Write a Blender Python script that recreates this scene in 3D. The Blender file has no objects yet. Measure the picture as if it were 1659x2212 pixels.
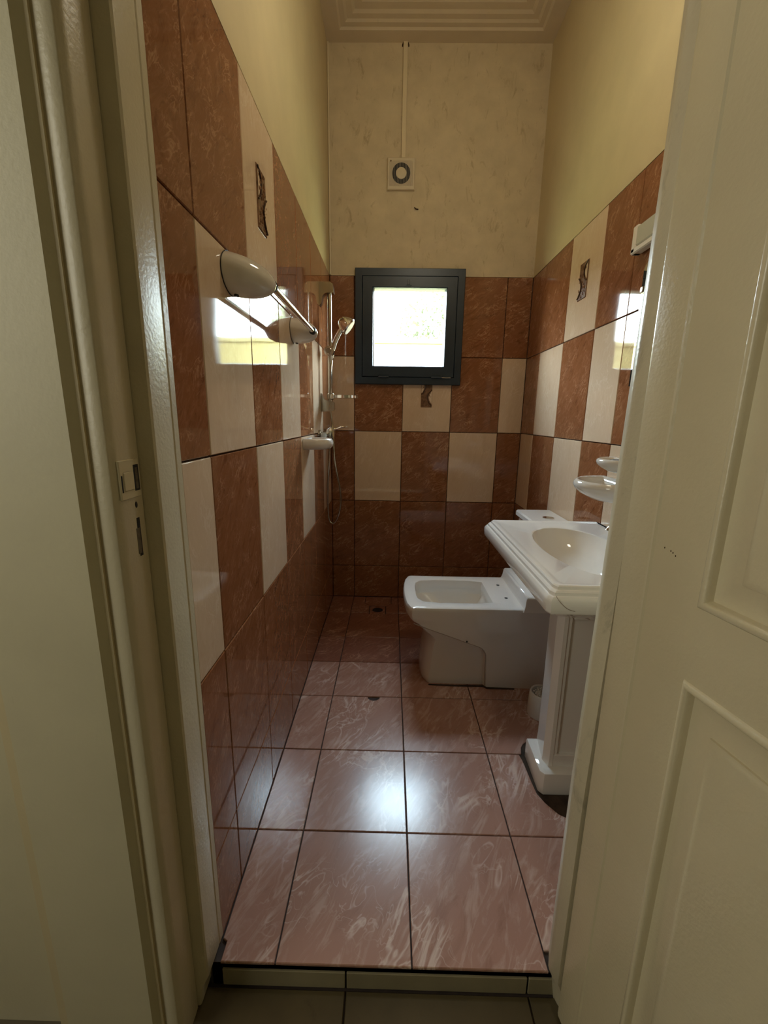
import bpy, bmesh, math, random
from mathutils import Vector, Matrix
random.seed(7)
S = 0.30                      # metres per wall-tile width: all layout numbers below are in tile widths
SC = bpy.context.scene
COL = SC.collection

# ------------------------------------------------------------------ camera
def cam_matrix(pitch, yaw, roll):
    cy, sy, cp, sp, cr, sr = math.cos(yaw), math.sin(yaw), math.cos(pitch), math.sin(pitch), math.cos(roll), math.sin(roll)
    R = Matrix(((cy, -sy, 0), (sy, cy, 0), (0, 0, 1))) @ Matrix(((1, 0, 0), (0, cp, -sp), (0, sp, cp))) @ Matrix(((cr, 0, sr), (0, 1, 0), (-sr, 0, cr)))
    r, f, u = R.col[0], R.col[1], R.col[2]
    return Matrix(((r[0], u[0], -f[0]), (r[1], u[1], -f[1]), (r[2], u[2], -f[2])))
cd = bpy.data.cameras.new('camera'); cam = bpy.data.objects.new('camera', cd); COL.objects.link(cam)
cd.sensor_fit = 'HORIZONTAL'; cd.sensor_width = 36; cd.lens = 921.98 / 1659 * 36
cd.clip_start = 0.02; cd.clip_end = 200
cam.matrix_world = Matrix.Translation(Vector((1.24897, -9.13153, 4.01155)) * S) @ cam_matrix(-0.217557, 0.012491, -0.01531).to_4x4()
SC.camera = cam

# ------------------------------------------------------------------ world, sun, lights, exposure
w = bpy.data.worlds.new('sky'); SC.world = w; w.use_nodes = True
nt = w.node_tree; nt.nodes.clear()
o_ = nt.nodes.new('ShaderNodeOutputWorld'); bg = nt.nodes.new('ShaderNodeBackground')
tc = nt.nodes.new('ShaderNodeTexCoord'); sp_ = nt.nodes.new('ShaderNodeSeparateXYZ'); rp = nt.nodes.new('ShaderNodeValToRGB')
mp = nt.nodes.new('ShaderNodeMapRange'); mp.inputs['From Min'].default_value = -1; mp.inputs['From Max'].default_value = 1
nt.links.new(tc.outputs['Generated'], sp_.inputs[0]); nt.links.new(sp_.outputs['Z'], mp.inputs['Value'])
nt.links.new(mp.outputs[0], rp.inputs[0]); nt.links.new(rp.outputs[0], bg.inputs[0]); nt.links.new(bg.outputs[0], o_.inputs[0])
cr_ = rp.color_ramp
cr_.elements[0].position = 0.0; cr_.elements[0].color = (.05, .045, .03, 1)
cr_.elements[1].position = 1.0; cr_.elements[1].color = (.62, .80, 1, 1)
e = cr_.elements.new(0.495); e.color = (.06, .055, .035, 1)
e = cr_.elements.new(0.505); e.color = (.95, .96, .95, 1)
e = cr_.elements.new(0.60); e.color = (.80, .92, 1, 1)
bg.inputs[1].default_value = 41.0

def sun(direction, strength, color, angle):
    d = bpy.data.lights.new('sun', 'SUN'); d.energy = strength; d.color = color; d.angle = angle
    o = bpy.data.objects.new('sun', d); COL.objects.link(o)
    o.rotation_euler = Vector(direction).to_track_quat('-Z', 'Y').to_euler()
sun((0.25, 0.62, -0.74), 20.0, (1, .93, .8), 0.02)      # shines from behind the house onto the garden

def area(name, loc, to, sx, sy, power, color, portal=False):
    d = bpy.data.lights.new(name, 'AREA'); d.shape = 'RECTANGLE'; d.size = sx; d.size_y = sy; d.energy = power; d.color = color
    if portal: d.cycles.is_portal = True
    o = bpy.data.objects.new(name, d); COL.objects.link(o)
    o.location = loc; o.rotation_euler = (Vector(to) - Vector(loc)).to_track_quat('-Z', 'Y').to_euler()
    return o
area('window_portal', (1.587 * S, 0.38 * S, 5.755 * S), (1.587 * S, -5 * S, 5.755 * S), 1.6 * S, 1.6 * S, 1, (1, 1, 1), portal=True)
# added hallway fill: unseen area light beside the left hall wall
area('hall_fill', (-4.7 * S, -9.6 * S, 5.6 * S), (2.0 * S, -8.2 * S, 4.2 * S), 1.3, 1.5, 16, (1, .96, .80))
# added fill lamp out of view, put in to brighten the upper walls
lp = bpy.data.lights.new('fill_lamp_light', 'POINT'); lp.energy = 6.5; lp.color = (1, .90, .70); lp.shadow_soft_size = .11
lpo = bpy.data.objects.new('fill_lamp_light', lp); COL.objects.link(lpo); lpo.location = (2.0 * S, -4.7 * S, 8.45 * S)

SC.view_settings.view_transform = 'Standard'; SC.view_settings.look = 'None'
SC.view_settings.exposure = 0.60; SC.view_settings.gamma = 1.0; SC.view_settings.use_curve_mapping = False
SC.cycles.max_bounces = 10; SC.cycles.diffuse_bounces = 6; SC.cycles.glossy_bounces = 5
SC.cycles.transparent_max_bounces = 8; SC.cycles.sample_clamp_indirect = 6.0
SC.cycles.caustics_reflective = False; SC.cycles.caustics_refractive = False

# ------------------------------------------------------------------ materials
class N:
    def __init__(s, name):
        s.m = bpy.data.materials.new(name); s.m.use_nodes = True; s.t = s.m.node_tree
        s.p = s.t.nodes['Principled BSDF']
    def n(s, kind, **kw):
        a = s.t.nodes.new(kind)
        for k, v in kw.items():
            if hasattr(a, k): setattr(a, k, v)
            else: a.inputs[k.replace('_', ' ')].default_value = v
        return a
    def l(s, a, b): s.t.links.new(a, b)
    def pos(s, scale=(1, 1, 1), rot=(0, 0, 0), rnd=0.0):
        g = s.n('ShaderNodeNewGeometry'); mp = s.n('ShaderNodeMapping')
        mp.inputs['Scale'].default_value = scale; mp.inputs['Rotation'].default_value = rot
        if rnd:
            oi = s.n('ShaderNodeObjectInfo'); mul = s.n('ShaderNodeMath', operation='MULTIPLY'); mul.inputs[1].default_value = rnd
            s.l(oi.outputs['Random'], mul.inputs[0]); ad = s.n('ShaderNodeVectorMath', operation='ADD')
            s.l(g.outputs['Position'], ad.inputs[0]); s.l(mul.outputs[0], ad.inputs[1]); s.l(ad.outputs[0], mp.inputs[0])
        else: s.l(g.outputs['Position'], mp.inputs[0])
        return mp.outputs[0]
    def noise(s, vec, scale, detail=4, rough=.5, dist=0.0):
        a = s.n('ShaderNodeTexNoise'); a.inputs['Scale'].default_value = scale; a.inputs['Detail'].default_value = detail
        a.inputs['Roughness'].default_value = rough; a.inputs['Distortion'].default_value = dist
        s.l(vec, a.inputs['Vector']); return a.outputs['Fac']
    def ramp(s, fac, stops):
        a = s.n('ShaderNodeValToRGB'); r = a.color_ramp
        while len(r.elements) > 1: r.elements.remove(r.elements[-1])
        r.elements[0].position = stops[0][0]; r.elements[0].color = (*stops[0][1], 1)
        for p_, c_ in stops[1:]:
            e_ = r.elements.new(p_); e_.color = (*c_, 1)
        s.l(fac, a.inputs[0]); return a.outputs[0]
    def mix(s, fac, a, b):
        m = s.n('ShaderNodeMix'); m.data_type = 'RGBA'
        if isinstance(fac, float): m.inputs[0].default_value = fac
        else: s.l(fac, m.inputs[0])
        for i, x in ((6, a), (7, b)):
            if isinstance(x, tuple): m.inputs[i].default_value = (*x, 1)
            else: s.l(x, m.inputs[i])
        return m.outputs[2]
    def vein(s, vec, scale, width, detail=5, dist=1.0):
        f = s.noise(vec, scale, detail, .6, dist)
        a = s.n('ShaderNodeMath', operation='SUBTRACT'); a.inputs[1].default_value = .5; s.l(f, a.inputs[0])
        b = s.n('ShaderNodeMath', operation='ABSOLUTE'); s.l(a.outputs[0], b.inputs[0])
        c = s.n('ShaderNodeMapRange'); c.inputs['From Min'].default_value = 0; c.inputs['From Max'].default_value = width
        c.inputs['To Min'].default_value = 1; c.inputs['To Max'].default_value = 0; s.l(b.outputs[0], c.inputs['Value'])
        return c.outputs[0]
    def mul(s, a, b):
        m = s.n('ShaderNodeMath', operation='MULTIPLY')
        for i, x in enumerate((a, b)):
            if isinstance(x, (float, int)): m.inputs[i].default_value = x
            else: s.l(x, m.inputs[i])
        return m.outputs[0]
    def bump(s, h, strength, dist):
        b = s.n('ShaderNodeBump'); b.inputs['Strength'].default_value = strength; b.inputs['Distance'].default_value = dist
        s.l(h, b.inputs['Height']); s.l(b.outputs[0], s.p.inputs['Normal'])
    def col(s, c):
        if isinstance(c, tuple): s.p.inputs['Base Color'].default_value = (*c, 1)
        else: s.l(c, s.p.inputs['Base Color'])
    def set(s, rough=.5, metal=0, ior=1.5, coat=0, coat_rough=.05):
        s.p.inputs['Roughness'].default_value = rough; s.p.inputs['Metallic'].default_value = metal
        s.p.inputs['IOR'].default_value = ior; s.p.inputs['Coat Weight'].default_value = coat
        s.p.inputs['Coat Roughness'].default_value = coat_rough
        return s.m

def marble(name, base, dark, light, vein_c, rough, amount, direction, rnd=9.0, k=1.0, ior=1.45, mott=.5):
    """glazed tile print: cloudy ground, streaks along one direction, a few thin wandering veins"""
    a = N(name); d = Vector(direction).normalized()
    g = a.pos(rnd=rnd)
    def dot(v):
        n_ = a.n('ShaderNodeVectorMath', operation='DOT_PRODUCT'); a.l(g, n_.inputs[0]); n_.inputs[1].default_value = v; return n_.outputs['Value']
    ax = Vector((0, 0, 1)) if abs(d.z) < .01 else (Vector((1, 0, 0)) if abs(d.x) < .01 else Vector((0, 1, 0)))
    u = d.cross(ax).normalized()
    def vec(al, ac):
        c_ = a.n('ShaderNodeCombineXYZ')
        a.l(a.mul(dot(d), al), c_.inputs[0]); a.l(a.mul(dot(u), ac), c_.inputs[1]); a.l(dot(ax), c_.inputs[2]); return c_.outputs[0]
    v = vec(.42, 1.0)
    c = a.ramp(a.noise(v, 16 * k, 7, .66, 1.4), [(.30, dark), (.47, base), (.60, base), (.80, light)])
    st = a.ramp(a.noise(vec(.30, 1.25), 30 * k, 5, .62, 1.8), [(.50, (0, 0, 0)), (.66, (1, 1, 1))])
    c = a.mix(a.mul(st, mott), c, light)
    gate = a.ramp(a.noise(g, 9 * k, 2), [(.44, (0, 0, 0)), (.60, (1, 1, 1))])
    c = a.mix(a.mul(a.mul(a.vein(vec(.45, 1.1), 13 * k, .030, 3, 1.2), amount), gate), c, vein_c)
    c = a.mix(a.mul(a.mul(a.vein(vec(.8, 1.0), 26 * k, .018, 2, 1.0), amount * .7), gate), c, vein_c)
    a.col(c)
    a.bump(a.noise(a.pos(), 7, 1), .10, .004)
    return a.set(rough, 0, ior)
M = {}
BR = ((.235, .092, .038), (.150, .053, .021), (.330, .152, .075), (.55, .31, .18))
M['brown_back'] = marble('brown_marbled_tile_back', *BR, .05, .6, (1, 0, .65), k=1.35)
M['brown_left'] = marble('brown_marbled_tile_left', *BR, .045, .45, (0, 1, 1.1), k=1.7, mott=.45)
M['brown_right'] = marble('brown_marbled_tile_right', *BR, .045, .45, (0, -1, 1.1), k=1.7, mott=.45)
M['cream'] = marble('cream_glazed_tile', (.62, .465, .325), (.58, .425, .29), (.67, .52, .38), (.74, .61, .47), .045, .5, (.3, .4, 1))
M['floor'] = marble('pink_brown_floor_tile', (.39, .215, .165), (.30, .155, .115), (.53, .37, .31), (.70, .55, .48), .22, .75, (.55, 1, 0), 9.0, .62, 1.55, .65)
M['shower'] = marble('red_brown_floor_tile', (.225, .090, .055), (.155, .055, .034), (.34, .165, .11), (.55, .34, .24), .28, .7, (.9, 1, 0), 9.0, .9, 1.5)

def plain(name, c, rough=.5, metal=0, ior=1.5, var=0.0, bumpy=0.0, scale=12, coat=0, dirt=None, dirt_lo=.62):
    a = N(name)
    if var or dirt:
        f = a.noise(a.pos(), scale, 5, .6)
        lo = tuple(x * (1 - var) for x in c); hi = tuple(min(1, x * (1 + var * .6)) for x in c)
        cc = a.ramp(f, [(.3, lo), (.7, hi)])
        if dirt:
            g = a.ramp(a.noise(a.pos((1, 1, .45)), scale * 2.3, 6, .7, .6), [(dirt_lo, (0, 0, 0)), (dirt_lo + .12, (1, 1, 1))])
            cc = a.mix(a.mul(g, .6), cc, dirt)
        a.col(cc)
    else: a.col(c)
    if bumpy: a.bump(a.noise(a.pos(), 160, 3), bumpy, .001)
    return a.set(rough, metal, ior, coat)
M['plaster'] = plain('cream_wall_plaster', (.56, .47, .285), .55, var=.07, bumpy=.25, scale=5)
M['plaster_stained'] = plain('mould_speckled_plaster', (.58, .49, .335), .65, var=.13, bumpy=.3, scale=9, dirt=(.30, .22, .12), dirt_lo=.565)
M['ceiling'] = plain('off_white_ceiling', (.57, .48, .34), .7, var=.08, bumpy=.2, scale=4, dirt=(.34, .28, .17), dirt_lo=.64)
M['grout'] = plain('dark_grout', (.085, .045, .030), .9, var=.4, scale=30, dirt=(.42, .32, .24), dirt_lo=.55)
M['floor_grout'] = plain('dark_floor_grout', (.045, .030, .024), .9, var=.4, scale=30)
M['hallwall'] = plain('hall_wall_paint', (.54, .49, .335), .5, var=.06, bumpy=.3, scale=4, dirt=(.40, .34, .20), dirt_lo=.70)
M['frame'] = plain('gloss_cream_door_paint', (.55, .49, .345), .34, var=.06, bumpy=.55, scale=5, dirt=(.33, .27, .16), dirt_lo=.68)
M['door'] = plain('gloss_cream_leaf_paint', (.555, .485, .325), .24, var=.05, bumpy=.45, scale=5, dirt=(.38, .31, .18), dirt_lo=.72)
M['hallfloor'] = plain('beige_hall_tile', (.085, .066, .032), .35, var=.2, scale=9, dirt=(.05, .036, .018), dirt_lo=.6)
M['riser'] = plain('pale_riser_tile', (.27, .235, .145), .4, var=.15, scale=9, dirt=(.2, .15, .08), dirt_lo=.62)
M['screed'] = plain('dark_screed', (.06, .038, .025), .95, var=.5, scale=25)
M['ceramic'] = plain('white_ceramic', (.80, .78, .75), .06, ior=1.52, coat=.3)
M['ceramic_grey'] = plain('soap_white_ceramic', (.66, .63, .58), .08, ior=1.52, coat=.3)
M['chrome'] = plain('chrome', (.78, .77, .74), .09, metal=1)
M['satin'] = plain('satin_chrome', (.42, .39, .33), .16, metal=1)
M['black'] = plain('black_rubber', (.012, .012, .013), .5)
M['navy'] = plain('dark_blue_grey_frame_paint', (.011, .024, .042), .36, var=.25, scale=9, dirt=(.05, .065, .07), dirt_lo=.72)
M['bead'] = plain('pale_glazing_bead', (.45, .46, .36), .45)
M['trunking'] = plain('cream_pvc', (.66, .57, .40), .4)
M['fan'] = plain('cream_fan_plastic', (.62, .54, .40), .4, var=.05)
M['plastic'] = plain('white_plastic', (.74, .70, .64), .35)
M['bronze'] = plain('bronze_relief', (.19, .095, .045), .22, var=.5, scale=60, bumpy=.6)
M['bronze_dark'] = plain('dark_relief_line', (.045, .02, .012), .25)
M['worn_paint'] = plain('smeared_gloss_paint', (.54, .48, .34), .34, var=.08, bumpy=.55, scale=6, dirt=(.22, .20, .14), dirt_lo=.56)
M['crease_shade'] = plain('crease_shade_tone', (.36, .31, .27), .4)  # brown tone painted for the shade in the toilet's side crease
M['strike'] = plain('painted_strike_plate', (.60, .54, .38), .3, var=.05)
M['worn'] = plain('worn_brass', (.20, .165, .12), .4, metal=.6, var=.4, scale=80)
M['mirror'] = plain('mirror_silver', (.90, .92, .90), .015, metal=1)
M['water'] = plain('bowl_water', (.60, .62, .60), .03)
M['garden_wall'] = plain('yellow_garden_wall', (.155, .13, .05), .9, var=.12, scale=2)
M['leaf'] = plain('tree_leaf_green', (.27, .30, .20), .7, var=.2, scale=6)
M['bark'] = plain('grey_bark', (.20, .16, .11), .9, var=.3)
M['ground'] = plain('dry_garden_ground', (.30, .26, .12), .95, var=.2, scale=2)
M['outer'] = plain('outer_render', (.55, .5, .38), .9)

def glass(name, tint, dirty):
    a = N(name); a.t.nodes.remove(a.p)
    tr = a.n('ShaderNodeBsdfTransparent'); gl = a.n('ShaderNodeBsdfGlossy'); gl.inputs['Roughness'].default_value = .02
    fr = a.n('ShaderNodeFresnel'); fr.inputs[0].default_value = 1.45; mx = a.n('ShaderNodeMixShader')
    if dirty:
        g = a.ramp(a.noise(a.pos((1, 1, 2.5)), 26, 5, .7, 1), [(.60, tint), (.74, tuple(x * .72 for x in tint))]); a.l(g, tr.inputs[0])
    else: tr.inputs[0].default_value = (*tint, 1)
    ge = a.n('ShaderNodeNewGeometry'); inv = a.n('ShaderNodeMath', operation='SUBTRACT'); inv.inputs[0].default_value = 1; a.l(ge.outputs['Backfacing'], inv.inputs[1])
    a.l(a.mul(fr.outputs[0], inv.outputs[0]), mx.inputs[0]); a.l(tr.outputs[0], mx.inputs[1]); a.l(gl.outputs[0], mx.inputs[2])
    a.l(mx.outputs[0], a.t.nodes['Material Output'].inputs[0]); return a.m
M['pane'] = glass('dusty_window_glass', (.93, .96, .95), True)
M['lampglass'] = plain('frosted_lamp_glass', (.52, .53, .46), .12, coat=.5)

# ------------------------------------------------------------------ mesh helpers (coordinates in tile widths)
class B:
    def __init__(s): s.v = []; s.f = []; s.mi = []; s.m = 0
    def quadring(s, a, b, n, closed=True):
        for i in range(n if closed else n - 1):
            j = (i + 1) % n; s.f.append((a + i, a + j, b + j, b + i)); s.mi.append(s.m)
    def loft(s, rings, cap0=True, cap1=True, closed=True):
        n = len(rings[0]); st = []
        for r in rings: st.append(len(s.v)); s.v += [tuple(p) for p in r]
        for a, b in zip(st, st[1:]): s.quadring(a, b, n, closed)
        if cap0: s.f.append(tuple(range(st[0] + n - 1, st[0] - 1, -1))); s.mi.append(s.m)
        if cap1: s.f.append(tuple(range(st[-1], st[-1] + n))); s.mi.append(s.m)
        return s
    def box(s, x0, x1, y0, y1, z0, z1, bev=0.0):
        if bev <= 0:
            return s.loft([[(x0, y0, z), (x1, y0, z), (x1, y1, z), (x0, y1, z)] for z in (z0, z1)])
        def ring(z, i, c):
            a, b_, c_, d = x0 + i, x1 - i, y0 + i, y1 - i
            return [(a + c, c_, z), (b_ - c, c_, z), (b_, c_ + c, z), (b_, d - c, z), (b_ - c, d, z), (a + c, d, z), (a, d - c, z), (a, c_ + c, z)]
        return s.loft([ring(z0, bev, bev * .4), ring(z0 + bev, 0, bev), ring(z1 - bev, 0, bev), ring(z1, bev, bev * .4)])
    def prism(s, pts, z0, z1, lv=None):  # plan polygon extruded in z; lv = [(z, x offset)] for a leaning or chipped post
        return s.loft([[(x + dx, y, z) for x, y in pts] for z, dx in (lv or ((z0, 0), (z1, 0)))])
    def tube(s, pts, r, n=12, caps=True):
        P = [Vector(p) for p in pts]; rr = r if isinstance(r, (list, tuple)) else [r] * len(P)
        up = Vector((0, 0, 1)); rings = []; prev = None
        for i, p in enumerate(P):
            t = (P[min(i + 1, len(P) - 1)] - P[max(i - 1, 0)]).normalized()
            if prev is None: a = t.cross(up if abs(t.z) < .9 else Vector((1, 0, 0))).normalized()
            else: a = (prev - t * prev.dot(t)).normalized()
            b = t.cross(a); prev = a
            rings.append([tuple(p + (a * math.cos(2 * math.pi * k / n) + b * math.sin(2 * math.pi * k / n)) * rr[i]) for k in range(n)])
        return s.loft(rings, caps, caps)
    def sphere(s, c, rx, ry, rz, n=20, m=12):
        rings = []
        for j in range(m + 1):
            th = math.pi * (0.02 + .96 * j / m); rings.append([(c[0] + rx * math.sin(th) * math.cos(2 * math.pi * k / n), c[1] + ry * math.sin(th) * math.sin(2 * math.pi * k / n), c[2] + rz * math.cos(th)) for k in range(n)])
        return s.loft(rings)

def spline(pts, n=8):
    P = [Vector(p) for p in pts]; out = []
    for i in range(len(P) - 1):
        a, b, c, d = P[max(i - 1, 0)], P[i], P[i + 1], P[min(i + 2, len(P) - 1)]
        for k in range(n):
            t = k / n
            out.append(.5 * ((2 * b) + (c - a) * t + (2 * a - 5 * b + 4 * c - d) * t * t + (3 * b - a - 3 * c + d) * t ** 3))
    out.append(P[-1]); return out

BASE = {}
def mesh(name, b, mats, parent=None, base=None, smooth=35):
    """one mesh object; base = its origin in tile widths (parent's base when it has a parent)"""
    if not isinstance(mats, (list, tuple)): mats = [mats]
    if base is None: base = BASE.get(parent.name_full, (0, 0, 0)) if parent else (0, 0, 0)
    me = bpy.data.meshes.new(name)
    me.from_pydata([((x - base[0]) * S, (y - base[1]) * S, (z - base[2]) * S) for x, y, z in b.v], [], b.f)
    bm = bmesh.new(); bm.from_mesh(me); bmesh.ops.remove_doubles(bm, verts=bm.verts, dist=1e-6)
    bmesh.ops.recalc_face_normals(bm, faces=bm.faces); 
    bm.to_mesh(me); bm.free()
    for k in mats: me.materials.append(M[k] if isinstance(k, str) else k)
    if len(mats) > 1 and len(me.polygons) == len(b.mi):
        for p, i in zip(me.polygons, b.mi): p.material_index = i
    if smooth:
        me.polygons.foreach_set('use_smooth', [True] * len(me.polygons)); me.set_sharp_from_angle(angle=math.radians(smooth))
    o = bpy.data.objects.new(name, me); COL.objects.link(o)
    if parent: o.parent = parent
    else: o.location = Vector(base) * S
    BASE[o.name_full] = base
    return o
def label(o, lab, cat, group=None):
    o['label'] = lab; o['category'] = cat
    if group: o['group'] = group
    return o
def empty(name, base):
    o = bpy.data.objects.new(name, None); COL.objects.link(o); o.empty_display_size = .05
    o.location = Vector(base) * S; BASE[o.name_full] = tuple(base); return o
def struct(o): o['kind'] = 'structure'; return o

# ------------------------------------------------------------------ room shell
W = 3.975; H = 10.465; YF = -6.62; YJ = -6.75
RZ = [0.0, .745, 2.24, 3.73, 5.22, 6.715]            # tile courses
G = .006                                              # half joint

def tile_box(axis, a0, a1, z0, z1, mat, parent, name, poly=None):
    """a glazed tile with softened edges standing on a wall; axis: 'L','R','B'"""
    b = B(); c = .006; t = .030
    def P(a, z, d):
        if axis == 'L': return (-d, a, z)
        if axis == 'R': return (W + d, a, z)
        return (a, d, z)
    a0 += G; a1 -= G; z0 += G; z1 -= G
    def ring(i, d): return [P(a0 + i, z0 + i, d), P(a1 - i, z0 + i, d), P(a1 - i, z1 - i, d), P(a0 + i, z1 - i, d)]
    j = random.uniform(-.0012, .0012)
    b.loft([ring(0, t), ring(0, c + j), ring(c, j)])
    return mesh(name, b, mat, parent, smooth=0)

def motif(parent, axis, a0, a1, z0, z1):
    """embossed bronze strip set in a cream tile"""
    def P(a, z, d):
        if axis == 'L': return (d, a, z)
        if axis == 'R': return (W - d, a, z)
        return (a, -d, z)
    b = B(); b.loft([[P(a0, z0, 0), P(a1, z0, 0), P(a1, z1, 0), P(a0, z1, 0)], [P(a0 + .008, z0 + .008, .012), P(a1 - .008, z0 + .008, .012), P(a1 - .008, z1 - .008, .012), P(a0 + .008, z1 - .008, .012)]])
    w_, h_ = a1 - a0, z1 - z0
    for i in range(60):
        fa, fz = random.random() * .8 + .1, random.random() * .9 + .05
        c = P(a0 + w_ * fa, z0 + h_ * fz, .012); r = random.uniform(.006, .013)
        b.sphere(c, r, r, r * 1.5, 6, 4)
    plate = mesh('motif_plate', b, 'bronze', parent)
    b = B()
    c1 = [P(a0 + w_ * x, z0 + h_ * y, .017) for x, y in [(.02, .96), (.30, .86), (.38, .70), (.22, .52), (.02, .45)]]
    c2 = [P(a0 + w_ * x, z0 + h_ * y, .017) for x, y in [(.98, .62), (.70, .50), (.58, .34), (.72, .16), (.98, .06)]]
    b.tube(spline(c1, 6), .009, 6); b.tube(spline(c2, 6), .009, 6)
    mesh('motif_line', b, 'bronze_dark', parent)
    b = B()
    for xs in ([(.02, .92), (.20, .84), (.28, .70), (.15, .55), (.02, .50)], [(.98, .58), (.80, .48), (.70, .34), (.82, .2), (.98, .12)]):
        c = spline([P(a0 + w_ * x, z0 + h_ * y, .016) for x, y in xs], 5)
        b.loft([[tuple(p) for p in c]], False, True)
    mesh('motif_leaf', b, 'cream', parent, smooth=0)

# --- left wall
wl = B(); wl.box(-.9, -.031, -6.6, .36, -.9, 6.72); wl.box(-.9, -.006, -6.6, .36, 6.72, H + .6)
wall_left = struct(mesh('wall_left', wl, ['grout'], smooth=0))
wp = B(); wp.box(-.03, .0, -6.6, .002, 6.715, H + .02)
mesh('plaster_face', wp, 'plaster', wall_left, smooth=0)
LJ = [.0, .10, 1.10, 2.10, 3.10, 4.125, 5.13, 6.16, 6.60]
LC = {4: 'bbbbbcbb', 3: 'cbcbcbcb', 2: 'bcbcbcbc', 1: 'bbbbbbbb', 0: 'bbbbbbbb'}
for r in range(5):
    for i in range(8):
        k = LC[r][i]; nm, mt = ('cream_tile', 'cream') if k == 'c' else ('brown_tile', 'brown_left')
        t = tile_box('L', -LJ[i + 1], -LJ[i], RZ[r], RZ[r + 1], mt, wall_left, nm)
        if r == 4 and i == 5:
            t['label'] = 'cream wall tile with an embossed bronze strip'
            motif(t, 'L', -4.77, -4.50, 5.70, 6.22)
# --- back wall with window opening
X0, X1, Z0, Z1 = .66, 2.50, 4.82, 6.68
wb = B()
wb.box(-.9, X0, .031, .36, -.9, H + .6); wb.box(X1, W + .9, .031, .36, -.9, H + .6)
wb.box(X0, X1, .031, .36, -.9, Z0); wb.box(X0, X1, .031, .36, Z1, H + .6)
wall_back = struct(mesh('wall_back', wb, 'grout', smooth=0))
wp = B(); wp.box(0, W, 0, .031, 6.715, H + .02); wp.box(X0, X1, 0, .031, Z1, 6.8)
mesh('plaster_face', wp, 'plaster_stained', wall_back, smooth=0)
wp = B(); wp.box(X0, X0 + .012, .03, .36, Z0, Z1); wp.box(X1 - .012, X1, .03, .36, Z0, Z1); wp.box(X0, X1, .03, .36, Z0, Z0 + .012); wp.box(X0, X1, .03, .36, Z1 - .012, Z1)
mesh('window_reveal', wp, 'outer', wall_back, smooth=0)
BJ = [0, .485, 1.485, 2.485, 3.485, W]
BC = {4: 'bbbbb', 3: 'cbcbc', 2: 'bcbcb', 1: 'bbbbb', 0: 'bbbbb'}
for r in range(5):
    for i in range(5):
        a0, a1, z0, z1 = BJ[i], BJ[i + 1], RZ[r], RZ[r + 1]
        k = BC[r][i]; nm, mt = ('cream_tile', 'cream') if k == 'c' else ('brown_tile', 'brown_back')
        cut = []
        if r in (3, 4) and a1 > X0 and a0 < X1:
            lim = Z0 if r == 3 else None
            if r == 3: cut.append((a0, a1, z0, lim))
            if r == 3 and a0 < X1 < a1: cut.append((X1, a1, Z0, z1))
            if r == 3 and a0 < X0 < a1: cut.append((a0, X0, Z0, z1))
            if r == 4 and a0 < X0: cut.append((a0, X0, z0, z1))
            if r == 4 and a1 > X1: cut.append((X1, a1, z0, z1))
        else: cut.append((a0, a1, z0, z1))
        for q in cut[:1] if len(cut) == 1 else []:
            t = tile_box('B', *q, mt, wall_back, nm)
            if r == 3 and i == 2:
                t['label'] = 'cream wall tile with an embossed bronze strip'
                motif(t, 'B', 1.862, 2.09, 4.232, 4.80)
        if len(cut) > 1:     # one L-shaped tile around the window corner
            b = B(); L = []
            if a0 < X1 < a1: L = [(a0 + G, z0 + G), (a1 - G, z0 + G), (a1 - G, z1 - G), (X1 + G, z1 - G), (X1 + G, Z0 - G), (a0 + G, Z0 - G)]
            else: L = [(a0 + G, z0 + G), (a1 - G, z0 + G), (a1 - G, Z0 - G), (X0 - G, Z0 - G), (X0 - G, z1 - G), (a0 + G, z1 - G)]
            b.loft([[(x, .03, z) for x, z in L], [(x, 0, z) for x, z in L]])
            mesh(nm, b, mt, wall_back, smooth=0)
# --- right wall
wr = B(); wr.box(W + .031, W + .9, YF, .36, -.9, 6.72); wr.box(W + .006, W + .9, YF, .36, 6.72, H + .6)
wall_right = struct(mesh('wall_right', wr, 'grout', smooth=0))
wp = B(); wp.box(W, W + .03, YF, .002, 6.715, H + .02)
mesh('plaster_face', wp, 'plaster', wall_right, smooth=0)
RJ = [0, .775, 1.862, 2.931, 3.742, 4.83, 5.92, 6.62]
RC = {4: 'bbcbbbb', 3: 'bcbcbcb', 2: 'cbcbcbc', 1: 'bbbbbbb', 0: 'bbbbbbb'}
for r in range(5):
    for i in range(7):
        k = RC[r][i]; nm, mt = ('cream_tile', 'cream') if k == 'c' else ('brown_tile', 'brown_right')
        t = tile_box('R', -RJ[i + 1], -RJ[i], RZ[r], RZ[r + 1], mt, wall_right, nm)
        if r == 4 and i == 2:
            t['label'] = 'cream wall tile with an embossed bronze strip'
            motif(t, 'R', -2.535, -2.262, 5.72, 6.22)
# --- front wall (door wall) with the opening x 0..2.51
wf = B(); wf.box(2.60, W + .9, -7.10, YF, -.9, H + .6); wf.box(-.03, 2.60, -7.10, YF, 6.85, H + .6)
wf.box(-.9, -.2, -7.10, -6.60, -.9, H + .6); wf.box(-.2, -.03, -7.10, -6.60, 6.85, H + .6)
struct(mesh('wall_front', wf, 'plaster', smooth=0))
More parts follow.
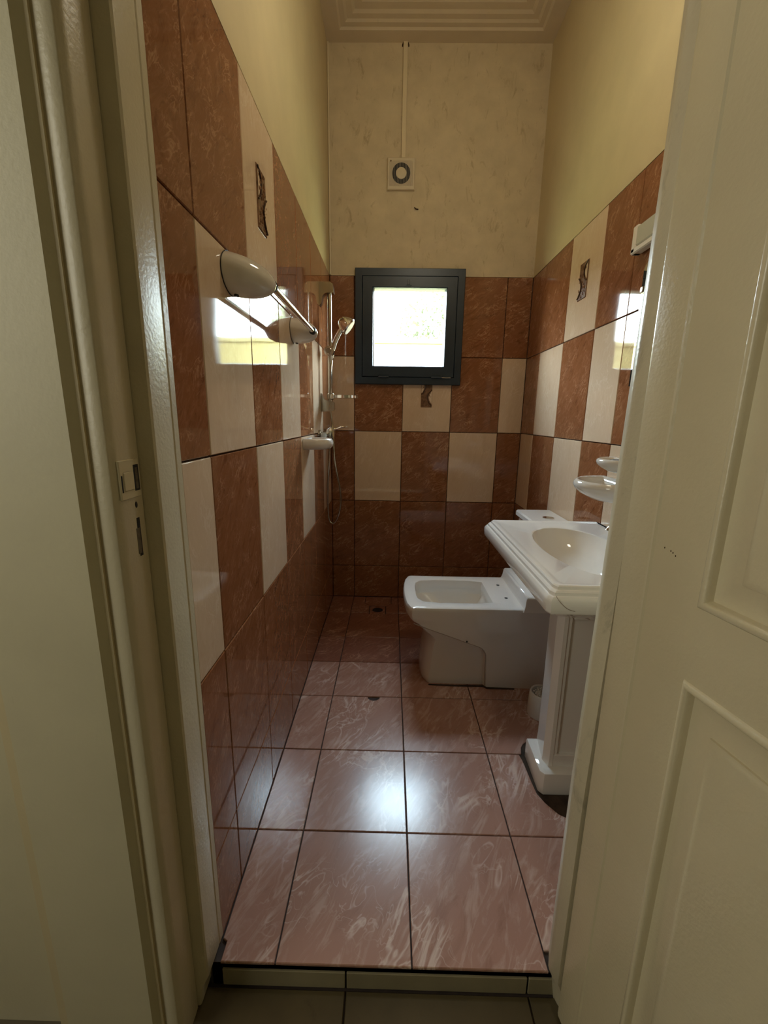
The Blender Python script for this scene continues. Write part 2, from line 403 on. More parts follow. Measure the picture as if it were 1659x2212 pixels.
# --- ceiling with a stepped plaster frame
cb = B()
def rect(i, z, y0=YF): return [(i, y0 + i, z), (W - i, y0 + i, z), (W - i, -i, z), (i, -i, z)]
cb.loft([rect(0, H), rect(.25, H), rect(.28, H + .026), rect(.36, H + .028), rect(.40, H + .050), rect(.49, H + .052), rect(.54, H + .075), rect(.66, H + .077), rect(.70, H + .095)], False, True)
ceiling = struct(mesh('ceiling', cb, 'ceiling', smooth=20))
rb = B(); rb.box(-.9, W + .9, -17, .36, H + .6, H + .9)
struct(mesh('roof_slab', rb, 'outer', smooth=0))

# --- floor
fb = B(); fb.box(-.03, W + .03, -6.735, .03, -.9, -.022)
floor = struct(mesh('floor', fb, 'floor_grout', smooth=0))
FY = [0, -.823, -1.842, -2.684, -3.585, -4.627, -5.687, -6.75]
FXL = lambda y: .478 - .004 * max(0, -y)
def poly_tile(pts, mat, parent, name, z=0.0, t=.022):
    b = B(); c = .005; n = len(pts)
    area_ = sum(pts[i][0] * pts[(i + 1) % n][1] - pts[(i + 1) % n][0] * pts[i][1] for i in range(n))
    if area_ < 0: pts = pts[::-1]
    def off(d):
        o = []
        for i in range(n):
            p0, p1, p2 = Vector(pts[i - 1]), Vector(pts[i]), Vector(pts[(i + 1) % n])
            e1 = (p1 - p0).normalized(); e2 = (p2 - p1).normalized()
            n1 = Vector((-e1.y, e1.x)); n2 = Vector((-e2.y, e2.x)); k = max(.35, 1 + n1.dot(n2))
            q = p1 + (n1 + n2) * (d / k); o.append((q.x, q.y))
        return o
    a, bb = off(G), off(G + c)
    j = random.uniform(-.001, .001)
    b.loft([[(x, y, z - t) for x, y in a], [(x, y, z - c) for x, y in a], [(x, y, z + j) for x, y in bb]])
    return mesh(name, b, mat, parent, smooth=0)
def arc(cx, cy, r, a0, a1, n=7):
    return [(cx + r * math.cos(math.radians(a0 + (a1 - a0) * k / n)), cy + r * math.sin(math.radians(a0 + (a1 - a0) * k / n))) for k in range(n + 1)]
for j in range(7):
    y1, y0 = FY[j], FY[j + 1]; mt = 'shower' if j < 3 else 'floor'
    xs1 = [0, FXL(y1), 1.481, 2.503, 3.525, W]; xs0 = [0, FXL(y0), 1.481, 2.503, 3.525, W]
    for i in range(5):
        pts = [(xs0[i], y0), (xs0[i + 1], y0), (xs1[i + 1], y1), (xs1[i], y1)]
        if j == 0 and i == 1:        # cut around the drain
            for q in ([(xs0[1], y0), (.862, y0), (.862, -.46), (.75, -.36), (.75, 0), (xs1[1], 0)], [(.862, -.46), (1.212, -.46), (1.33, -.36), (1.33, 0), (.75, 0), (.75, -.36)], [(1.212, -.823), (1.481, -.823), (1.481, 0), (1.33, 0), (1.33, -.36), (1.212, -.46)]):
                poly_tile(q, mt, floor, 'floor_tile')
            continue
        if j == 1 and i == 1: pts = [(xs0[1], y0), (1.481, y0), (1.481, y1), (1.212, y1), (1.212, -.872), (.862, -.872), (.862, y1), (xs1[1], y1)]
        if j == 4 and i == 1: pts = [(xs0[1], y0), (1.481, y0), (1.481, y1)] + arc(1.07, y1, .085, 0, -180, 6) + [(xs1[1], y1)]
        if j == 4 and i == 3: pts = [(2.503, y0), (2.93, y0), (2.96, -4.52), (3.0, -4.46), (3.1, -4.38), (3.3, -4.36), (3.525, -4.36), (3.525, y1), (2.503, y1)]
        if j == 4 and i == 4: pts = [(3.525, -4.36), (W, -4.36), (W, y1), (3.525, y1)]
        if j == 5 and i == 2: pts = pts
        if j == 5 and i == 3: pts = [(2.503, y0), (3.525, y0), (3.525, -5.52), (3.2, -5.50), (3.08, -5.43), (2.985, -5.30), (2.935, -5.19), (2.925, -5.0), (2.92, -4.8), (2.915, -4.72), (2.90, y1), (2.503, y1)]
        if j == 5 and i == 4: pts = [(3.525, y0), (W, y0), (W, -5.52), (3.525, -5.52)]
        if j == 6:                   # front row ends at the door opening
            if i == 3: pts = [(2.503, -6.62), (3.525, -6.62), (3.525, y1), (2.503, y1)]
            if i == 4: pts = [(3.525, -6.62), (W, -6.62), (W, y1), (3.525, y1)]
            if i == 0: pts = [(0, -6.6), (.035, -6.62), (.035, y0), (xs0[1], y0), (xs1[1], y1), (0, y1)]
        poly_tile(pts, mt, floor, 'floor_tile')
sb = B(); sb.box(2.80, W, -5.54, -4.36, -.03, -.014)
mesh('bare_screed', sb, 'screed', floor, smooth=0)
# step riser and hall floor
ZH = -.225
rs = B(); rs.box(-.3, 2.9, -6.735, -6.70, -.9, -.03)
riser = struct(mesh('trim_1', rs, 'screed', smooth=0))
for x0, x1 in ((.045, .985), (.985, 2.352), (2.352, 2.60)):
    b = B(); b.box(x0 + G, x1 - G, -6.752, -6.735, ZH, -.070, .004); mesh('riser_tile', b, 'riser', riser, smooth=0)
hf = B(); hf.box(-5, 8, -16, -6.735, -.9, ZH - .02)
hallfloor = struct(mesh('floor_hall', hf, 'floor_grout', smooth=0))
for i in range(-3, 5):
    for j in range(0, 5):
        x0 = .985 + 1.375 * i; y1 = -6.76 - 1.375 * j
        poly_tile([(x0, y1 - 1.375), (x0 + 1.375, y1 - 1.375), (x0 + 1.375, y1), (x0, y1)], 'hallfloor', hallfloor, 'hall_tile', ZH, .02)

# --- hall enclosure
hb = B(); hb.box(-.85, -.215, -7.135, -7.04, ZH, H, .035)
hb.box(-5, -.9, -6.98, -6.6, ZH, H)
struct(mesh('wall_hall_front', hb, 'hallwall', smooth=30))
hb = B(); hb.box(2.75, 8, -7.13, -7.05, ZH, H); struct(mesh('wall_hall_right', hb, 'hallwall', smooth=0))
hb = B(); hb.box(-.2, 2.75, -7.13, -7.05, 7.0, H); struct(mesh('wall_hall_over_door', hb, 'hallwall', smooth=0))
hb = B(); hb.box(-5.2, -5, -16, -6.6, ZH, H); struct(mesh('wall_hall_left', hb, 'hallwall', smooth=0))
hb = B(); hb.box(8, 8.2, -16, -6.6, ZH, H); struct(mesh('wall_hall_end', hb, 'hallwall', smooth=0))
hb = B(); hb.box(-5.2, 8.2, -16.2, -16, ZH, H); struct(mesh('wall_hall_back', hb, 'hallwall', smooth=0))
hb = B(); hb.box(-5.2, 8.2, -16.2, -7.05, H, H + .1); struct(mesh('ceiling_hall', hb, 'hallwall', smooth=0))

# --- door frame
fr = empty('trim_2', (0, -6.88, ZH)); struct(fr)
b = B(); b.prism([(-.03, -6.602), (.002, -6.602), (.008, -6.608), (.008, -6.66), (.003, -6.668), (.006, -6.68), (.004, -6.86), (-.004, -6.872), (-.085, -6.880), (-.20, -6.880), (-.20, -6.602)], 0, 0, [(ZH - .02, -.075), (-.16, -.05), (-.04, -.04), (.06, .004), (.3, 0), (6.9, 0)])
mesh('door_stop', b, 'frame', fr, smooth=25)
b = B(); b.prism([(-.20, -6.884), (-.085, -6.884), (-.083, -6.93), (-.085, -7.050), (-.092, -7.072), (-.100, -7.078), (-.104, -7.090), (-.112, -7.096), (-.17, -7.096), (-.185, -7.088), (-.26, -7.085), (-.26, -6.884)], ZH - .02, 6.9)
mesh('door_jamb', b, 'frame', fr, smooth=40)
b = B(); b.prism([(2.72, -6.60), (2.565, -6.605), (2.545, -6.64), (2.505, -6.74), (2.503, -6.76), (2.515, -6.80), (2.535, -6.845), (2.72, -6.845)], 0, 0, [(ZH - .02, .05), (-.12, .03), (-.03, .02), (.05, -.012), (1.6, -.012), (3.5, .02), (5.2, .045), (6.9, .05)])
mesh('door_stop', b, 'worn_paint', fr, smooth=30)
b = B(); b.prism([(2.72, -6.845), (2.66, -6.845), (2.665, -6.95), (2.70, -7.12), (2.80, -7.14), (2.85, -7.12), (2.85, -7.05), (2.72, -7.05)], ZH - .02, 6.9)
mesh('door_jamb', b, 'frame', fr, smooth=40)
b = B(); b.box(-.09, 2.62, -6.88, -6.60, 6.72, 6.9, .01); b.box(-.2, 2.8, -7.11, -6.88, 6.80, 7.02, .01)
mesh('door_head', b, 'frame', fr, smooth=0)
# strike plate
sk = mesh('strike_plate', B().box(-.092, -.076, -7.070, -6.905, 3.585, 3.785, .004), 'strike', fr)
b = B(); b.box(-.078, -.0745, -6.955, -6.912, 3.62, 3.755); b.box(-.078, -.0745, -7.062, -7.052, 3.625, 3.71); b.sphere((-.084, -6.95, 3.545), .006, .010, .018, 8, 6)
mesh('latch_slot', b, 'black', fr)
b = B(); b.box(-.0765, -.070, -7.045, -6.962, 3.63, 3.725, .003); mesh('latch_lip', b, 'strike', fr)
b = B(); b.box(-.0768, -.0735, -6.945, -6.925, 3.63, 3.74); b.box(-.0925, -.081, -6.972, -6.945, 3.28, 3.42)
mesh('latch_spring', b, 'worn', fr)
b = B(); b.box(-.088, -.0825, -6.962, -6.935, 3.265, 3.475); mesh('bolt_slot', b, 'black', fr)

# --- door leaf, opened outwards
PV = (2.56, -7.02)
D = Vector((.173, -1)).normalized(); NN = Vector((-D.y, D.x)) * -1      # NN points into the view side (-x)
if NN.x > 0: NN = -NN
def dp(s_, h, z): return (PV[0] + D.x * s_ + NN.x * h, PV[1] + D.y * s_ + NN.y * h, z)
door = empty('door_1', (PV[0], PV[1], ZH)); struct(door)
def dbox(b, s0, s1, h0, h1, z0, z1): b.loft([[dp(s0, h0, z), dp(s1, h0, z), dp(s1, h1, z), dp(s0, h1, z)] for z in (z0, z1)])
ZB, ZT = ZH + .03, 6.70; SL, SR = .358, 2.10
b = B(); c = .012
prof = [(-.155, -.135), (-.162, -.12), (-.162, -.02), (-.155, -.006), (-.14, 0), (.03, 0), (.036, .006), (.05, .008), (.060, 0), (SL, 0), (SL, -.135)]
b.loft([[dp(s_, h, z) for s_, h in prof] for z in (ZB, ZT)])
dbox(b, SR, 2.46, -.135, 0, ZB, ZT)
for z0, z1 in ((ZB, .62), (2.843, 3.228), (6.1, ZT)): dbox(b, SL, SR, -.135, 0, z0, z1)
mesh('leaf_frame', b, 'door', door, smooth=30)
def panel(z0, z1):
    b = B()
    def rg(i, h): return [dp(SL + i, h, z0 + i), dp(SR - i, h, z0 + i), dp(SR - i, h, z1 - i), dp(SL + i, h, z1 - i)]
    b.loft([rg(-.02, -.01), rg(-.012, .004), rg(-.004, .014), rg(.006, .019), rg(.016, .017), rg(.024, .008), rg(.028, -.004), rg(.034, -.022), rg(.050, -.028), rg(.100, -.022), rg(.148, -.006), rg(.156, -.006), rg(.158, .004), rg(.168, .009), rg(.19, .010)], False, True)
    mesh('raised_panel', b, 'door', door, smooth=40)
panel(.62, 2.843); panel(3.228, 6.1)
b = B()
for s_, z in ((.120, 3.42), (.158, 3.415), (.171, 3.41), (.188, 3.40)): b.sphere(dp(s_, 0, z), .0028, .003, .0045, 8, 6)
mesh('screw_pit', b, 'bronze_dark', door)
b = B(); dbox(b, SL, SR, -.13, -.05, .62, 6.1); mesh('panel_core', b, 'door', door, smooth=0)

# ------------------------------------------------------------------ window
win = empty('window_1', (1.575, 0, 4.68)); struct(win)
def frame_ring(b, outs, prof, yf=None):
    x0, x1, z0, z1 = outs
    b.loft([[(x0 + i, y, z0 + i), (x1 - i, y, z0 + i), (x1 - i, y, z1 - i), (x0 + i, y, z1 - i)] for i, y in prof], False, False)
b = B(); frame_ring(b, (.507, 2.642, 4.677, 6.83), [(.0, .0), (.0, -.085), (.008, -.093), (.135, -.093), (.140, -.085), (.140, .12), (0, .12), (0, 0)])
mesh('window_frame', b, 'navy', win, smooth=25)
b = B(); frame_ring(b, (.652, 2.497, 4.822, 6.685), [(.0, .10), (.0, -.098), (.008, -.106), (.19, -.106), (.205, -.098), (.222, -.060), (.222, .10), (0, .1)])
sash = mesh('sash', b, 'navy', win, smooth=25)
b = B(); frame_ring(b, (.868, 2.281 + .03, 5.02, 6.49), [(.0, -.05), (.003, -.066), (.014, -.066), (.020, -.040), (.020, .02)])
mesh('glazing_bead', b, 'bead', sash)
b = B(); b.box(.88, 2.30, -.030, -.018, 5.03, 6.48); mesh('pane', b, 'pane', sash, smooth=0)
for x in (.98, 2.05):
    b = B(); b.box(x, x + .20, -.128, -.09, 4.80, 4.855, .006); b.tube([(x - .005, -.128, 4.812), (x + .205, -.128, 4.812)], .013, 8); 
    hg = mesh('hinge', b, 'navy', win)
b = B(); b.tube([(2.25, -.118, 4.812), (2.44, -.118, 4.812)], .010, 8); mesh('hinge_pin', b, 'satin', win)
b = B(); b.box(1.49, 1.60, -.122, -.10, 6.51, 6.53, .004); b.box(1.52, 1.57, -.118, -.10, 6.53, 6.62, .004); mesh('latch', b, 'navy', sash)

# ------------------------------------------------------------------ fan and trunking
fan = label(empty('ventilation_fan', (1.358, 0, 8.425)), 'square cream extractor fan with a round dark grille, high on the back wall', 'fan')
b = B(); b.loft([[(x, 0, z) for x, z in q] for q in ([(1.102, 8.168), (1.61, 8.168), (1.61, 8.688), (1.102, 8.688)],)] + [[(x, y, z) for x, z in [(1.102 + i, 8.168 + i), (1.61 - i, 8.168 + i), (1.61 - i, 8.688 - i), (1.102 + i, 8.688 - i)]] for i, y in ((0, -.05), (.012, -.062))], True, True)
mesh('fan_cover', b, 'fan', fan, smooth=0)
def ell(cx, cz, rx, rz, y, n=40): return [(cx + rx * math.cos(2 * math.pi * k / n), y, cz + rz * math.sin(2 * math.pi * k / n)) for k in range(n)]
b = B(); b.loft([ell(1.358, 8.432, .168, .172, -.0625), ell(1.358, 8.432, .168, .172, -.068), ell(1.358, 8.432, .09, .09, -.068), ell(1.358, 8.432, .09, .09, -.0625)], False, False)
mesh('dark_opening', b, 'black', fan)
b = B(); b.loft([ell(1.358, 8.43, .100, .100, -.0625), ell(1.358, 8.43, .095, .095, -.078), ell(1.358, 8.43, .06, .06, -.084)]); mesh('fan_hub', b, 'fan', fan)
b = B()
for k in range(16):
    x = 1.148 + k * .028; b.box(x, x + .0025, -.088, -.062, 8.23, 8.64)
slats = mesh('grille_slat', b, 'fan', fan, smooth=0); slats['kind'] = 'stuff'
b = B(); b.sphere((1.165, -.062, 8.632), .012, .01, .014, 8, 6); mesh('indicator', b, 'bronze', fan)
b = B(); b.box(1.352, 1.432, -.045, 0, 8.69, H, .008)
label(mesh('cable_trunking', b, 'trunking', base=(1.39, 0, 8.69), smooth=0), 'narrow cream cable trunking running from the fan up to the ceiling', 'cable cover')
b = B(); b.tube([(1.392 + .055 * math.cos(a), -.012, H - .06 + .075 * math.sin(a)) for a in [math.pi * k / 10 for k in range(11)]], .012, 6)
label(mesh('trunking_hole', b, 'bronze_dark', base=(1.39, 0, H - .06)), 'dark chipped arc where the trunking meets the ceiling', 'hole')
b = B(); b.tube([(.018, -.018, 6.72), (.016, -.018, H)], .016, 8)
struct(mesh('trim_3', b, 'trunking'))
b = B(); b.tube(spline([(1.62, -.012, 7.90), (1.65, -.014, 7.87), (1.70, -.012, 7.865)], 5), [.004] + [.010] * 9 + [.003], 6)
label(mesh('dead_insect', b, 'bronze_dark', base=(1.66, 0, 7.88)), 'tiny dark curled insect stuck on the plaster below the fan', 'insect')

# ------------------------------------------------------------------ toilet
TC = -2.71
toilet = label(empty('toilet', (2.7, TC, 0)), 'white squared back-to-wall toilet without a seat, beyond the washbasin', 'toilet')
def interp(tab, x):
    if x <= tab[0][0]: return tab[0][1]
    for (a, b_), (c, d) in zip(tab, tab[1:]):
        if x <= c: return b_ + (d - b_) * (x - a) / (c - a)
    return tab[-1][1]
FRT = [(0, 1.86), (.02, 1.84), (.11, 1.842), (.35, 1.868), (.66, 1.90), (.76, 1.925), (.80, 1.90), (.94, 1.745), (1.09, 1.60), (1.15, 1.562), (1.2, 1.55), (1.285, 1.555), (1.31, 1.57), (1.32, 1.60)]
CRS = [(0, 2.74), (.55, 2.715), (.62, 2.69), (.69, 2.63), (.784, 2.38), (.89, 2.10), (1.00, 1.80), (1.07, 1.66), (1.10, 1.60)]
HW = [(0, .60), (.5, .62), (1.0, .655), (1.28, .665), (1.31, .655), (1.32, .635)]
def toilet_ring(z):
    xf = interp(FRT, z); xc = max(interp(CRS, z), xf + .02); hw = interp(HW, z); rec = .085 if z < 1.0 else .085 * max(0, (1.10 - z) / .10)
    xb = 3.95; side = []
    ns = 8; x_s = xf + .06
    for k in range(ns + 1): side.append((x_s + (max(xc, x_s) - x_s) * k / ns, hw - rec))
    for k in range(1, 9): side.append((max(xc, x_s) + .03 + (xb - max(xc, x_s) - .03) * (k - 1) / 7, hw))
    fh = hw - rec; front = []
    for k in range(9):
        t = -1 + 2 * k / 8; front.append((xf - .055 * (1 - t * t) + (.03 if abs(t) > .99 else 0), fh * t * .955))
    pts = [(x, TC - h) for x, h in reversed(side)] + [(x, TC + y) for x, y in front] + [(x, TC + h) for x, h in side]
    return [(x, y, z) for x, y in pts]
zs = [0, .02, .1, .2, .35, .5, .56, .6, .64, .68, .72, .76, .80, .85, .9, .95, 1.0, 1.04, 1.08, 1.11, 1.15, 1.2, 1.25, 1.285, 1.31, 1.32]
rings = [toilet_ring(z) for z in zs]
n = len(rings[0]); cx, cy_ = 2.30, TC
def inner(z, sx, sy, cxx=2.30, p=5):
    r = []
    for q in rings[-1]:
        a = math.atan2((q[1] - cy_) / .66, (min(q[0], 3.0) - cx) / .75)
        c, s_ = math.cos(a), math.sin(a); k = (abs(c) ** p + abs(s_) ** p) ** (-1 / p)
        r.append((cxx + sx * c * k, cy_ + sy * s_ * k, z))
    return r
rings.append([(q[0] + (min(q[0], 3.0) - cx) * -.04, cy_ + (q[1] - cy_) * .95, 1.322) for q in rings[-1]])
rings += [inner(1.322, .63, .475), inner(1.315, .61, .46), inner(1.25, .595, .445), inner(1.20, .59, .44), inner(1.195, .61, .455), inner(1.10, .60, .45), inner(.95, .50, .36, 2.35, 3), inner(.80, .33, .24, 2.45, 2.5), inner(.70, .22, .17, 2.5, 2)]
b = B(); b.loft(rings); mesh('bowl', b, 'ceramic', toilet, smooth=32)
b = B(); b.loft([[(x, y, .84) for x, y, z in inner(.84, .34, .25, 2.45, 2.5)]], False, True); mesh('water', b, 'water', toilet)
b = B()
def shelf_ring(z, i): return [(3.245 + i, TC - .66 + i, z), (3.95, TC - .66 + i, z), (3.95, TC + .66 - i, z), (3.245 + i, TC + .66 - i, z)]
b.loft([shelf_ring(1.29, -.03), shelf_ring(1.325, -.012), shelf_ring(1.37, .0), shelf_ring(1.47, .012), shelf_ring(1.498, .03), shelf_ring(1.505, .06)])
mesh('hinge_step', b, 'ceramic', toilet, smooth=50)
for y in (-2.44, -2.96):
    b = B(); b.tube([(3.075, y, 1.31), (3.075, y, 1.3245)], .026, 12); mesh('seat_hole', b, 'black', toilet)
b = B(); b.tube([(2.43, TC - .655, .80), (2.43, TC - .668, .80)], .012, 8); mesh('side_hole', b, 'black', toilet)
b = B(); b.box(3.43, 3.955, TC - .62, TC + .62, 1.50, 2.43, .03); mesh('cistern', b, 'ceramic', toilet)
b = B(); b.box(3.385, 3.965, TC - .66, TC + .66, 2.43, 2.535, .022); lid = mesh('cistern_lid', b, 'ceramic', toilet)
b = B(); b.tube([(3.70, TC + .02, 2.53), (3.70, TC + .02, 2.548)], .085, 24); mesh('flush_button', b, 'chrome', lid)
b = B(); b.tube([(1.90, TC - .56, .006), (2.3, TC - .575, .006), (2.74, TC - .57, .006), (2.78, TC - .62, .006), (3.2, TC - .625, .004)], [.012, .016, .02, .016, .012], 6)
mesh('dirty_sealant', b, 'screed', toilet)
b = B(); b.tube(spline([(interp(FRT, z) + .02 if z > 1.06 else interp(CRS, z) + .012, TC - interp(HW, z) + .004, z) for z in (1.07, 1.0, .89, .784, .69, .62, .55, .3, .03)], 5), .0065, 6)  # thin tube along the crease, its colour standing in for overhang shade
mesh('crease_shade_line', b, 'crease_shade', toilet)

# ------------------------------------------------------------------ washbasin and pedestal
BY = -4.755; bx0, bx1, by0, by1 = 2.522, 3.975, -5.965, -3.545
basin = label(empty('washbasin', (3.25, BY, 2.2)), 'white ceramic washbasin with stepped rim and oval bowl, on a pedestal', 'sink')
def bring(z, i, ch=.05):
    a, b_, c, d = bx0 + i, bx1 - min(i, .004), by0 + i, by1 - i
    return [(a, c + ch, z), (a + ch * .5, c, z), (b_, c, z), (b_, (c + d) / 2 - .5, z), (b_, (c + d) / 2, z), (b_, (c + d) / 2 + .5, z), (b_, d, z), (a + ch * .5, d, z), (a, d - ch, z), (a, (c + d) / 2 + .7, z), (a, (c + d) / 2, z), (a, (c + d) / 2 - .7, z)]
def dense(r, m=6):
    o = []
    for i in range(len(r)):
        p, q = Vector(r[i]), Vector(r[(i + 1) % len(r)])
        o += [tuple(p + (q - p) * k / m) for k in range(m)]
    return o
outer = [(2.20, .62), (2.25, .50), (2.33, .30), (2.44, .10), (2.485, .035), (2.495, .012), (2.51, .004), (2.56, 0), (2.600, 0), (2.622, .006), (2.640, .020), (2.643, .034), (2.668, .038), (2.680, .050), (2.684, .066), (2.706, .070), (2.716, .080), (2.718, .10), (2.708, .135), (2.704, .16)]
R_ = [dense(bring(z, i)) for z, i in outer]
ocx, ocy = 3.30, -4.80
def bowl_ring(z, hx, hy, cxx=ocx, cyy=ocy, p=2.2):
    r = []
    for q in R_[-1]:
        a = math.atan2((q[1] - ocy) / 1.1, (q[0] - ocx) / .62); c, s_ = math.cos(a), math.sin(a); k = (abs(c) ** p + abs(s_) ** p) ** (-1 / p)
        r.append((cxx + hx * c * k, cyy + hy * s_ * k, z))
    return r
R_ += [bowl_ring(2.702, .455, .885), bowl_ring(2.694, .440, .87), bowl_ring(2.66, .425, .85), bowl_ring(2.58, .40, .80, 3.30), bowl_ring(2.47, .34, .66, 3.31), bowl_ring(2.38, .24, .42, 3.33), bowl_ring(2.345, .10, .15, 3.34)]
b = B(); b.loft(R_); mesh('basin_body', b, 'ceramic', basin, smooth=28)
b = B(); b.tube([(3.34, -4.80, 2.34), (3.34, -4.80, 2.352)], .075, 20); mesh('drain_ring', b, 'chrome', basin)
b = B(); b.tube(spline([(2.575, -5.969, 2.66), (2.62, -5.969, 2.60), (2.68, -5.968, 2.55), (2.74, -5.968, 2.53)], 6), .0016, 5); mesh('hairline_crack', b, 'bronze', basin)

ped = label(empty('basin_pedestal', (3.35, -4.85, 0)), 'white fluted ceramic pedestal with square plinth under the washbasin', 'pedestal')
def colring(z, k=0.0):
    p = [(3.085, -4.66), (3.025, -5.00), (3.06, -5.10), (3.10, -5.10), (3.115, -5.09), (3.14, -5.09), (3.16, -5.06), (3.60, -5.06), (3.60, -4.66)]
    return [(3.35 + (x - 3.35) * (1 + k), -4.85 + (y + 4.85) * (1 + k), z) for x, y in p]
b = B(); b.loft([colring(.27, .02), colring(.36, .0), colring(1.2, .0), colring(2.195, .02)])
b.box(3.155, 3.60, -5.10, -5.04, 2.03, 2.19, .006); b.box(3.09, 3.6, -5.098, -5.04, .27, .42, .006)
mesh('column', b, 'ceramic', ped, smooth=15)
b = B()
def plr(z, i): return [(2.955 + i, -4.66 - i, z), (2.945 + i, -5.15 + i * .5, z), (2.985 + i, -5.20 + i, z), (3.66, -5.20 + i, z), (3.66, -4.66 - i, z)]
b.loft([plr(-.012, .012), plr(.01, 0), plr(.235, 0), plr(.258, .006), plr(.272, .03), plr(.275, .06)])
mesh('plinth', b, 'ceramic', ped, smooth=45)

tap = label(empty('basin_tap', (3.76, -4.80, 2.70)), 'small dark chrome tap at the rear of the washbasin, mostly behind the door', 'tap')
b = B(); b.tube([(3.76, -4.80, 2.695), (3.76, -4.80, 2.72), (3.76, -4.80, 2.74), (3.76, -4.80, 2.96)], [.085, .085, .06, .055], 20); mesh('tap_body', b, 'chrome', tap)
b = B(); b.tube(spline([(3.76, -4.80, 2.86), (3.66, -4.80, 2.92), (3.57, -4.80, 2.93), (3.53, -4.80, 2.89)], 6), .035, 12); mesh('spout', b, 'chrome', tap)
b = B(); b.tube([(3.76, -4.80, 2.95), (3.76, -4.80, 3.0)], .05, 16); b.tube([(3.76, -4.80, 2.99), (3.66, -4.80, 3.03)], .02, 8); mesh('lever', b, 'chrome', tap)

# ------------------------------------------------------------------ toilet brush
br = label(empty('toilet_brush', (3.42, -3.86, 0)), 'toilet brush in a round white holder between toilet and pedestal', 'toilet brush')
def disc(cx, cy, r, z, n=28): return [(cx + r * math.cos(2 * math.pi * k / n), cy + r * math.sin(2 * math.pi * k / n), z) for k in range(n)]
b = B(); b.loft([disc(3.42, -3.86, .185, .0), disc(3.42, -3.86, .192, .015), disc(3.42, -3.86, .172, .32), disc(3.42, -3.86, .160, .342), disc(3.42, -3.86, .140, .335), disc(3.42, -3.86, .132, .26)]); mesh('holder', b, 'ceramic_grey', br)
b = B(); b.tube([(3.42, -3.86, .25), (3.42, -3.86, .29)], .10, 16); 
for k in range(26):
    a = k * 2.4; r = .025 + .085 * math.sqrt(k / 26); b.tube([(3.42 + r * math.cos(a), -3.86 + r * math.sin(a), .26), (3.42 + r * 1.1 * math.cos(a + .3), -3.86 + r * 1.1 * math.sin(a + .3), .325)], .012, 5)
mesh('bristles', b, 'plastic', br)
b = B(); b.tube([(3.42, -3.86, .28), (3.44, -3.86, .70), (3.458, -3.86, 1.14)], .017, 10); mesh('handle', b, 'chrome', br)
b = B(); b.sphere((3.459, -3.86, 1.16), .03, .03, .035, 12, 8); mesh('handle_cap', b, 'plastic', br)

# ------------------------------------------------------------------ left wall fittings
rail = label(empty('towel_rail', (0, -4.5, 5.03)), 'chrome towel bar between two rounded white ceramic wall brackets', 'towel rail')
def bracket(yc, sgn):
    b = B(); rings = []
    for k in range(15):
        t = k / 14; x = .002 + .325 * t; r = (1 - t ** 2.3) ** .55 if t < 1 else .02
        r = max(r, .03); off = sgn * .10 * t ** 1.3
        rings.append([(x, yc + off + .195 * r * math.cos(2 * math.pi * q / 28), 5.065 - .045 * t + .150 * r * math.sin(2 * math.pi * q / 28)) for q in range(28)])
    b.loft(rings)
    o = mesh('bracket', b, 'ceramic_grey', rail, smooth=60)
    b = B(); b.loft([[(x, yc + .199 * math.cos(2 * math.pi * q / 28), 5.065 + .154 * math.sin(2 * math.pi * q / 28)) for q in range(28)] for x in (0, .006)]); mesh('base_gasket', b, 'black', o)
    b = B(); b.tube([(.05, yc - .03, 4.90), (.05, yc - .03, 4.925)], .018, 10); mesh('set_screw', b, 'black', o)
    b = B(); b.tube([(.275, yc + sgn * .165, 5.03), (.275, yc + sgn * .20, 5.03)], [.046, .040], 14); mesh('bar_collar', b, 'black', o)
bracket(-5.57, 1); bracket(-3.42, -1)
b = B(); b.tube([(.275, -5.44, 5.03), (.275, -3.56, 5.03)], .030, 16); mesh('bar', b, 'chrome', rail)

def dish(name, side, yc, hw, depth, z0, z1, parent, taper=False, mat='ceramic_grey'):
    X = (lambda d: d) if side == 'L' else (lambda d: W - d)
    def rg(k, z, dy=0.0, wall=.004, p=2.4, n=32):
        r = []
        for i in range(n + 1):
            a = -math.pi / 2 + math.pi * i / n; c, s_ = math.cos(a), math.sin(a); q = (abs(c) ** p + abs(s_) ** p) ** (-1 / p)
            r.append((X(wall + (depth * k - wall) * c * q), yc + hw * (k if dy == 0 else k) * s_ * q, z))
        return r
    b = B(); h = z1 - z0
    R1 = [rg(.80, z0), rg(.92, z0 + .06 * h), rg(.98, z0 + .25 * h), rg(1.0, z0 + .55 * h), rg(.985, z0 + .80 * h), rg(.94, z0 + .96 * h), rg(.89, z1)]
    if taper: R1 = [rg(.42, z0, p=2), rg(.62, z0 + .10 * h, p=2), rg(.85, z0 + .36 * h, p=2), rg(.965, z0 + .58 * h, p=2), rg(1.0, z0 + .76 * h, p=2), rg(.985, z0 + .90 * h, p=2), rg(.93, z1, p=2)]
    R1 += [rg(.84, z1 - .03 * h, wall=.03), rg(.79, z1 - .25 * h, wall=.05), rg(.72, z1 - .42 * h, wall=.06)]
    b.loft(R1); o = mesh(name, b, mat, parent, smooth=60)
    return o
sd = label(empty('soap_dish', (0, -2.72, 3.62)), 'white ceramic soap dish on the left wall beside the shower mixer', 'soap dish', None)
dish('dish', 'L', -2.72, .31, .395, 3.545, 3.70, sd)
sr = label(empty('soap_dish', (W, -4.15, 3.2)), 'white ceramic soap dish on the right wall above the washbasin', 'soap dish')
dish('dish', 'R', -4.15, .50, .545, 3.09, 3.335, sr, True)
b = B()
for k in range(9):
    y = -4.45 + k * .07
    b.tube([(W - .10, y, 3.243), (W - .36, y, 3.243)], .010, 6)
mesh('draining_ribs', b, 'ceramic_grey', sr)
